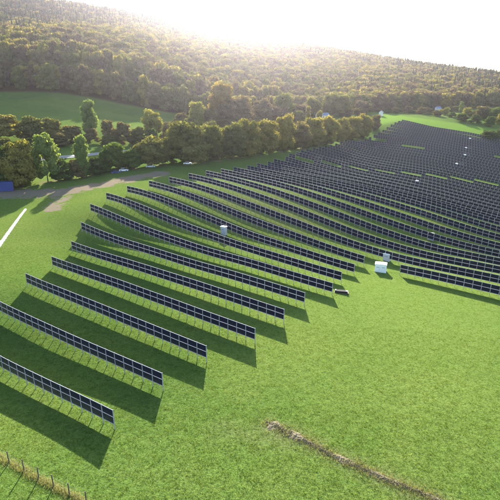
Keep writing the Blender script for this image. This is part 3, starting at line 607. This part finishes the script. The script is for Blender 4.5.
# large, soft patches of the same kind of tree
ph = np.sin(fx / 61. + 1.3 * np.sin(fy / 83.)) + np.sin(fy / 57. + 1.1 * np.sin(fx / 97. + 2)) + .7 * np.sin((fx + fy) / 31.)
tint = np.clip(.46 + .12 * ph + rng.normal(size=len(fx)) * .17, 0, 1)
tint = np.clip(tint + .16 * np.clip((fx - 0) / 200, 0, 1) * (fy < 800) , 0, 1)
edge_shade = np.clip(1 - (in_wood(fx, fy) - 26) / 16, 0, 1) * (fx < 60)          # shade of the lower edge put into the tints, partly real brown
tint = tint * (1 - edge_shade) + rng.choice([.02, .12, .93, 1.0, .97], len(fx)) * edge_shade
tint = np.where((fx < 90) & (fy < 900), tint * (1 - .45 * (1 - edge_shade)) + .53 * .45 * (1 - edge_shade), tint)
sprm = 1 / (1 + np.exp(-((fx - 330) / 60 + (fy - 950) / 200))) * .8; spr = rng.random(len(fx)) < np.maximum(sprm, .75 / (1 + np.exp(-((-230 - fx) / 40 + (fy - 900) / 60))))
hh = rng.uniform(15, 22, len(fx)); ww = rng.uniform(12, 23, len(fx)); iw = in_wood(fx, fy)
hh = np.where((iw < 80) & (fx < 30), np.where(iw < 14, rng.uniform(20, 24, len(fx)), np.where(iw < 36, rng.uniform(16, 20, len(fx)), rng.uniform(24, 30, len(fx)))), hh) 
hh = np.where(spr, rng.uniform(18, 26, len(fx)), hh); ww = np.where(spr, rng.uniform(6, 8, len(fx)), ww)
fm = bpy.data.meshes.new('forest'); fm.vertices.add(len(fx)); fm.vertices.foreach_set('co', np.stack([fx, fy, fz - .3], -1).astype(np.float32).ravel())
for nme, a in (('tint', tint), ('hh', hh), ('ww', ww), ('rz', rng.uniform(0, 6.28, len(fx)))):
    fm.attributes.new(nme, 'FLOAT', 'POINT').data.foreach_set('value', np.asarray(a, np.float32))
fm.attributes.new('ci', 'INT', 'POINT').data.foreach_set('value', np.where(spr, 4, rng.integers(0, 4, len(fx))).astype(np.int32))
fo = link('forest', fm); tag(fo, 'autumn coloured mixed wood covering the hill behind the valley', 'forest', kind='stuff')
ng = bpy.data.node_groups.new('scatter_crowns', 'GeometryNodeTree')
ng.interface.new_socket('Geometry', in_out='INPUT', socket_type='NodeSocketGeometry'); ng.interface.new_socket('Geometry', in_out='OUTPUT', socket_type='NodeSocketGeometry')
gi = ng.nodes.new('NodeGroupInput'); go = ng.nodes.new('NodeGroupOutput')
def na(n_, ty='FLOAT'):
    a = ng.nodes.new('GeometryNodeInputNamedAttribute'); a.data_type = ty; a.inputs['Name'].default_value = n_; return a.outputs['Attribute']
ci = ng.nodes.new('GeometryNodeCollectionInfo'); ci.inputs['Collection'].default_value = kinds; ci.inputs['Separate Children'].default_value = True; ci.inputs['Reset Children'].default_value = True
iop = ng.nodes.new('GeometryNodeInstanceOnPoints'); iop.inputs['Pick Instance'].default_value = True
cs = ng.nodes.new('ShaderNodeCombineXYZ'); cr_ = ng.nodes.new('ShaderNodeCombineXYZ')
ng.links.new(na('ww'), cs.inputs[0]); ng.links.new(na('ww'), cs.inputs[1]); ng.links.new(na('hh'), cs.inputs[2]); ng.links.new(na('rz'), cr_.inputs[2])
ng.links.new(gi.outputs[0], iop.inputs['Points']); ng.links.new(ci.outputs[0], iop.inputs['Instance']); ng.links.new(na('ci', 'INT'), iop.inputs['Instance Index'])
ng.links.new(cs.outputs[0], iop.inputs['Scale']); e2r = ng.nodes.new('FunctionNodeEulerToRotation'); ng.links.new(cr_.outputs[0], e2r.inputs[0]); ng.links.new(e2r.outputs[0], iop.inputs['Rotation'])
ng.links.new(iop.outputs[0], go.inputs[0])
fo.modifiers.new('scatter', 'NODES').node_group = ng

# ---------------------------------------------------------------- grass near the camera
def blades(name, pts, hgt, wid, per, spread, mat, seed, lean=.9):
    r = np.random.default_rng(seed); n = len(pts); k = n * per
    base = np.repeat(pts, per, 0) + np.column_stack([r.normal(size=(k, 2)) * spread, np.zeros(k)])
    a = r.random(k) * 2 * np.pi; d = np.stack([np.cos(a), np.sin(a), np.zeros(k)], -1); s = np.stack([-d[:, 1], d[:, 0], np.zeros(k)], -1)
    hs = np.repeat(.55 + .9 * r.random(n), per) * hgt * (.6 + .6 * r.random(k)); ws = wid * (.6 + .8 * r.random(k))
    tip = base + d * (hs * lean * (.3 + r.random(k)))[:, None] + np.array([0, 0, 1]) * hs[:, None]
    V = np.stack([base - s * ws[:, None] / 2 - (0, 0, .02), base + s * ws[:, None] / 2 - (0, 0, .02), tip], 1).reshape(-1, 3)
    tn = np.repeat(np.repeat(r.random(n), per) * .7 + r.random(k) * .3, 3)
    return npmesh(name, V, np.arange(3 * k).reshape(-1, 3), mat, attrs={'tint': tn})
pts = []
for y0, y1, den in ((8, 36, 14), (36, 58, 34), (58, 85, 24), (85, 125, 14), (125, 190, 6)):
    xw = y1 * .62 + 34; n = int((y1 - y0) * 2 * xw * den); x = rng.uniform(-xw, xw, n); y = rng.uniform(y0, y1, n); m_ = rng.random(len(x)) < 1.15 - np.clip((np.abs(x) - y * .62 - 3) / 28, 0, 1.15)
    x, y = x[m_], y[m_]
    # tussocky: thin out between clumps
    cl = np.sin(x * 1.9 + 2 * np.sin(y * 1.3)) + np.sin(y * 2.3 + 1.7 * np.sin(x * .9)); kk = rng.random(len(x)) < .6 + .14 * cl
    pts.append(np.column_stack([x[kk], y[kk]]))
pts = np.concatenate(pts); pd = seg_dist(pts[:, 0], pts[:, 1], DIRT2); pd1 = seg_dist(pts[:, 0], pts[:, 1], DIRT); pts = pts[(pd > 4) & (pd1 > 6)]
P3 = np.column_stack([pts, hz(pts[:, 0], pts[:, 1])])
gm = blades('grass', P3, .115, .045, 5, .10, M['blades'], 3)
tag(link('grass', gm), 'short tussocky green meadow grass between and in front of the panel rows', 'grass', kind='stuff')

# ---------------------------------------------------------------- small things
def at(x, y, rz=0, name='thing', dz=0): return empty(name, (x, y, hz(x, y) + dz), rz)
# wire fence
FP = [(-45.2, 56.8), (-42.1, 54.8), (-39.1, 52.8), (-36.0, 50.8), (-32.9, 48.9), (-29.9, 47.1), (-27.3, 45.5), (-24.9, 44.1), (-22.6, 42.8), (-20.3, 41.5), (-18.0, 40.3)]
fz_ = [hz(*p) for p in FP]; fr = empty('wire_fence', (*FP[0], fz_[0])); tag(fr, 'low wire fence on dark wooden posts in dry grass', 'fence')
for i, p in enumerate(FP):
    d = np.array([p[0] - FP[0][0], p[1] - FP[0][1], fz_[i] - fz_[0]]); ln = .05 * math.sin(i * 2.1)
    MB().tube([d - (0, 0, .3), d + (ln, 0, 1.75)], [.08, .07], 7).build('post', M['wood'], fr)
for h in (.5, .95, 1.4):
    b = MB(); b.tube([np.array([p[0] - FP[0][0], p[1] - FP[0][1], fz_[i] - fz_[0] + h]) for i, p in enumerate(FP)], .005, 4); b.build('wire', M['steel'], fr)
q = []
for (ax, ay), (bx, by) in zip(FP[:-1], FP[1:]):
    tt = rng.random(190); q.append(np.column_stack([ax + (bx - ax) * tt, ay + (by - ay) * tt]) + rng.normal(size=(190, 2)) * .30)
q = np.concatenate(q); tag(link('dry_grass', blades('dry_grass', np.column_stack([q, hz(q[:, 0], q[:, 1])]), .34, .03, 5, .09, M['dryblades'], 5, .7)), 'strip of tall pale dry grass under the wire fence', 'dry grass', kind='stuff')
# ridge of dug soil
BP = resample([(2.3, 54.7), (4.8, 52.9), (7.3, 51.1), (10.2, 48.8), (13.6, 46.6), (16.2, 45.0), (18.3, 43.9), (20.4, 42.8), (23.1, 41.1), (27, 38.6)], .12)
Tn = np.gradient(BP, axis=0); Tn /= np.linalg.norm(Tn, axis=1)[:, None]; Nn_ = np.stack([-Tn[:, 1], Tn[:, 0]], -1); K = 15; rows_ = []
env = np.interp(np.arange(len(BP)), [0, 8, 60, 150, len(BP)], [.2, 1.25, .9, .8, .45])
rr_ = rng.normal(size=(len(BP), K)); sm = rr_.copy()
for _ in range(1): sm[1:-1, 1:-1] = (sm[1:-1, 1:-1] * 2 + sm[:-2, 1:-1] + sm[2:, 1:-1] + sm[1:-1, :-2] + sm[1:-1, 2:]) / 6
for j in range(K):
    tt = j / (K - 1) * 2 - 1; wv = .85 * env * (1 + .2 * np.sin(np.arange(len(BP)) * .21) + .22 * np.sin(np.arange(len(BP)) * .057 + 1)); p = BP + Nn_ * (tt * wv)[:, None] + rng.normal(size=BP.shape) * .02
    hgt = (1 - tt * tt) * (.15 + .07 * np.sin(np.arange(len(BP)) * .13 + 2)) * env + sm[:, j] * .11 * (1 - abs(tt)) - .04 - .05 * abs(tt)
    rows_.append(np.column_stack([p, hz(p[:, 0], p[:, 1]) + hgt]))
V = np.stack(rows_, 1).reshape(-1, 3); ix = np.arange(len(BP) * K).reshape(len(BP), K); F = np.stack([ix[:-1, :-1], ix[1:, :-1], ix[1:, 1:], ix[:-1, 1:]], -1).reshape(-1, 4)
# loose clods on and beside it
octv = np.array([(1, 0, 0), (-1, 0, 0), (0, 1, 0), (0, -1, 0), (0, 0, 1), (0, 0, -1)], float); octf = np.array([(0, 2, 4), (2, 1, 4), (1, 3, 4), (3, 0, 4), (2, 0, 5), (1, 2, 5), (3, 1, 5), (0, 3, 5)])
nc = 1300; ii = rng.integers(0, len(BP), nc); off = rng.normal(size=nc) * .40 * env[ii]; cp = BP[ii] + Nn_[ii] * off[:, None]; cz = hz(cp[:, 0], cp[:, 1]) + np.clip(.17 - np.abs(off) * .3, .02, 1) * env[ii]
cv = octv[None] * (rng.uniform(.03, .12, (nc, 1, 1)) * (.7 + .6 * rng.random((nc, 6, 1)))) * np.array([1, 1, .7]) + np.column_stack([cp, cz])[:, None]
n0 = len(V); V = np.concatenate([V, cv.reshape(-1, 3)]); F3 = (octf[None] + 6 * np.arange(nc)[:, None, None]).reshape(-1, 3) + n0
tag(link('soil_ridge', npmesh('soil_ridge', V, [F, F3], M['soil'])), 'ragged ridge of dug up grey brown soil across the lower meadow', 'soil ridge', kind='stuff')
q = BP[rng.integers(0, len(BP), 2600)] + rng.normal(size=(2600, 2)) * .55
tag(link('ridge_grass', blades('ridge_grass', np.column_stack([q, hz(q[:, 0], q[:, 1])]), .24, .03, 5, .08, M['dryblades'], 6)), 'withered tufts growing along the soil ridge', 'dry grass', kind='stuff')
# white sheet strip at the left edge
WP = resample([(-64.6, 98), (-67.5, 113), (-70.7, 127), (-72.7, 136), (-75.2, 147), (-78.6, 161)], .5); T2 = np.gradient(WP, axis=0); T2 /= np.linalg.norm(T2, axis=1)[:, None]; N2 = np.stack([-T2[:, 1], T2[:, 0]], -1); rows_ = []
K = 7
for j in range(K):
    tt = j / (K - 1) * 2 - 1; wv = np.interp(np.arange(len(WP)), [0, len(WP)], [.72, .42]) * (1 + .16 * np.sin(np.arange(len(WP)) * 1.7) + .08 * rng.normal(size=len(WP))); p = WP + N2 * (tt * wv)[:, None]
    rows_.append(np.column_stack([p, hz(p[:, 0], p[:, 1]) + .32 * (1 - abs(tt) ** 3) + .02 + .09 * rng.normal(size=len(WP)) * (1 - abs(tt))]))
V = np.stack(rows_, 1).reshape(-1, 3); ix = np.arange(len(WP) * K).reshape(len(WP), K); F = np.stack([ix[:-1, :-1], ix[1:, :-1], ix[1:, 1:], ix[:-1, 1:]], -1).reshape(-1, 4)
tag(link('white_sheet', npmesh('white_sheet', V, F, M['fleece'], smooth=True)), 'long white sheet strip lying on the grass at the left edge', 'sheet')
# blue container
c = at(-97.2, 184.5, R(22), 'shipping_container'); tag(c, 'blue steel container beside the dirt track at the left edge', 'container'); c.scale = (1.05, 1.1, 1.35)
b = MB().box((0, 0, 1.35), (6.0, 2.4, 2.5))
for i in range(28):
    for s in (-1, 1): b.box((-2.87 + i * .2126, s * 1.215, 1.35), (.1, .05, 2.2))
b.build('body', M['blue'], c)
MB().box((0, 0, 2.64), (6.06, 2.46, .1)).box((0, 0, .1), (6.06, 2.46, .14)).build('frame', M['blue'], c)
for s in (-1, 1):
    d = MB().box((3.03, s * .58, 1.35), (.06, 1.12, 2.3)).build('door', M['blue'], c); MB().tube([(3.09, s * .3, .3), (3.09, s * .3, 2.4)], .025, 6).build('lock_bar', M['steel'], d)
# station cabins and cabinets
def cabin(x, y, w_, d_, h_, rz, mat, roof, label, cat, name, grp=None, doors=2):
    c = at(x, y, rz, name); tag(c, label, cat, grp)
    MB().box((0, 0, h_ / 2 + .05), (w_, d_, h_ + .3)).build('body', mat, c)
    MB().box((0, 0, h_ + .26), (w_ + .16, d_ + .16, .12)).box((0, 0, h_ + .36), (w_ - .1, d_ - .1, .09)).build('roof', roof, c)
    MB().box((0, 0, .02), (w_ + .12, d_ + .12, .2)).build('plinth', M['grey'], c)
    for i in range(doors):
        wi = w_ / doors; xx = -w_ / 2 + wi * (i + .5)
        dd = MB().box((xx, -d_ / 2 - .015, h_ * .52), (wi * .82, .03, h_ * .78)).build('door', mat, c)
        MB().box((xx + wi * .3, -d_ / 2 - .05, h_ * .5), (.04, .04, .16)).build('handle', M['dark'], dd)
        v = MB()
        for q_ in range(4): v.box((xx, -d_ / 2 - .036, h_ * .72 + q_ * .05), (wi * .5, .012, .02))
        v.build('vent', M['dark'], dd)
cabin(37.0, 124.8, 3.1, 2.3, 2.1, R(-18), M['white'], M['white'], 'large white transformer cabin on the grass at the gap in the rows', 'cabin', 'transformer_cabin')
CABG = 'equipment cabinets standing among the panel rows'
for x, y, w_, h_, lab, m_ in ((41.6, 135.2, 2.0, 1.9, 'light grey cabinet just behind the large white cabin', M['grey']), (-8.2, 141.8, 1.7, 2.3, 'grey cabinet with pale lid among the left panel rows', M['grey']), (63.6, 158.6, 1.8, 2.1, 'grey cabinet among the middle rows of the right block', M['grey']),
                              (84.3, 239, 1.4, 3.0, 'white cabinet left of the other far cabinets, by the pale service gap', M['grey']), (137.6, 316, 1.4, 3.5, 'lowest of four white cabinets rising through the far right rows', M['white']), (157.3, 350, 1.4, 3.5, 'second lowest of four white cabinets in the far right rows', M['white']),
                              (172.0, 381, 1.4, 3.5, 'second highest of four white cabinets in the far right rows', M['white']), (189, 415, 1.4, 3.5, 'highest white cabinet, close under the bright green strip', M['white'])):
    if y > 200:                                   # the far ones stand close behind their row
        qq = x * NQ[0] + y * NQ[1]; dq = Q0 + QS * round((qq - Q0) / QS) + 1.3 - qq; x, y, h_ = x + dq * NQ[0], y + dq * NQ[1], 3.25
    cabin(x, y, w_, 1.1, h_, R(-35), m_, M['white'], lab, 'cabinet', 'cabinet', CABG, 1)
# pallet stack at the end of the seventh row
c = at(21.8, 103.4, R(-12), 'pallet_stack'); tag(c, 'dark pallet stack with white wrapping at the end of a panel row', 'pallet')
b = MB()
for i in range(3): b.box((0, -.45 + .45 * i, .07), (3.4, .12, .14))
for i in range(9): b.box((-1.6 + .4 * i, 0, .16), (.2, 1.1, .04))
b.build('pallet', M['wood'], c)
b = MB()
for i in range(7): b.box((-.1, 0, .215 + .06 * i), (2.9, 1.0, .045))
b.build('module_stack', M['dark'], c)
MB().box((1.3, -.2, .66), (.5, .6, .06)).box((-1.35, .1, .66), (.3, .6, .05)).build('wrapping', M['fleece'], c)
# parked cars by the tree line
def car(x, y, rz, paint, label, L_=4.4):
    c = at(x, y, rz, 'parked_car'); tag(c, label, 'car', 'cars parked below the tree line')
    h = L_ / 2
    b = MB().prism([(-h, .35), (-h + .05, .85), (-h + .9, .95), (h - 1.3, .95), (h - .15, .72), (h, .4), (h - .1, .25), (-h + .1, .25)], -.86, .86)
    b.build('body', paint, c)
    g = MB().prism([(-h + .35, .94), (-h + .85, 1.38), (.35, 1.42), (h - 1.25, .94)], -.76, .76).build('windows', M['window'], c)
    MB().prism([(-h + .85, 1.385), (-h + .95, 1.47), (.3, 1.48), (.42, 1.415)], -.72, .72).build('roof', paint, c)
    for sx in (-h + .8, h - .85):
        for sy in (-.8, .8):
            wh = MB().tube([(sx, sy - .1, .32), (sx, sy + .1, .32)], .32, 14).build('wheel', M['rubber'], c)
            MB().tube([(sx, sy - .11, .32), (sx, sy + .11, .32)], .18, 10).build('rim', M['alu'], wh)
    for sy in (-.62, .62): MB().box((h - .05, sy, .62), (.12, .3, .14)).build('headlight', M['white'], c)
car(-62.0, 217.2, R(20), M['carblue'], 'dark blue car tucked under the bushes left of the big round tree')
car(-59.2, 221.3, R(10), M['carwhite'], 'white car behind the dark blue car at the bushes', 4.2)
car(-48.0, 228.6, R(8), M['carsilver'], 'silver car parked between the two round olive trees')
car(-33.4, 246.5, R(28), M['carred'], 'dull red car furthest back at the foot of the big round tree')
car(-29.6, 244.5, R(30), M['carblue'], 'dark blue car beside the red one at the big round tree', 4.3)
car(-31.0, 236.5, R(2), M['carwhite'], 'white car standing alone on the track in front of the big round tree', 4.3)
# white marker posts
for i, (x, y) in enumerate(((-15.8, 258.5), (-13.7, 260.9), (-11.6, 263.3), (-9.5, 265.7), (-7.9, 267.9))):
    c = at(x, y, 0, 'marker_post'); tag(c, ('leftmost', 'second from left', 'middle', 'second from right', 'rightmost')[i] + ' white marker post of the short line below the hedge', 'post', 'white marker posts below the hedge')
    MB().tube([(0, 0, -.3), (0, 0, 1.9)], .13, 8).build('shaft', M['white'], c); MB().tube([(0, 0, 1.9), (0, 0, 2.0)], [.14, .05], 8).build('cap', M['dark'], c)
# houses
def house(x, y, L_, W_, H_, RH, rz, roof, label, dz=0):
    c = at(x, y, rz, 'house', dz); tag(c, label, 'house')
    MB().box((0, 0, H_ / 2 - .5), (L_, W_, H_ + 1)).add([(-L_ / 2, -W_ / 2, H_), (-L_ / 2, W_ / 2, H_), (-L_ / 2, 0, H_ + RH)], [(0, 1, 2)]).add([(L_ / 2, -W_ / 2, H_), (L_ / 2, W_ / 2, H_), (L_ / 2, 0, H_ + RH)], [(2, 1, 0)]).build('wall', M['render'], c)
    e = .4; sl = RH / (W_ / 2)
    r = MB()
    for s in (-1, 1):
        r.add([(-L_ / 2 - e, s * (W_ / 2 + e), H_ - e * sl), (L_ / 2 + e, s * (W_ / 2 + e), H_ - e * sl), (L_ / 2 + e, 0, H_ + RH), (-L_ / 2 - e, 0, H_ + RH),
               (-L_ / 2 - e, s * (W_ / 2 + e), H_ - e * sl + .18), (L_ / 2 + e, s * (W_ / 2 + e), H_ - e * sl + .18), (L_ / 2 + e, 0, H_ + RH + .18), (-L_ / 2 - e, 0, H_ + RH + .18)],
              [(0, 1, 2, 3), (4, 5, 6, 7), (0, 1, 5, 4), (1, 2, 6, 5), (3, 0, 4, 7)])
    ro = r.build('roof', roof, c); MB().box((L_ * .2, 0, H_ + RH + .4), (.7, .7, 1.2)).build('chimney', M['roofred'], ro)
    for i in range(3):
        xx = -L_ / 2 + L_ * (i + .5) / 3
        f = MB().box((xx, -W_ / 2 - .02, H_ * .55), (1.3, .06, 1.3)).build('window', M['white'], c); MB().box((xx, -W_ / 2 - .06, H_ * .55), (1.1, .03, 1.1)).build('pane', M['window'], f)
house(73, 494, 12, 7, 3.6, 2.2, R(15), M['roofblue'], 'white house with blue grey roof behind the hedge trees', 2)
house(138, 516, 4, 4, 3.0, 1.6, R(70), M['roofblue'], 'tiny white house between the hedge and the hill wood', 1)
house(222, 580, 6, 4.5, 3.4, 1.8, R(20), M['roofblue'], 'small pale house among the far bushes on the right', 1)
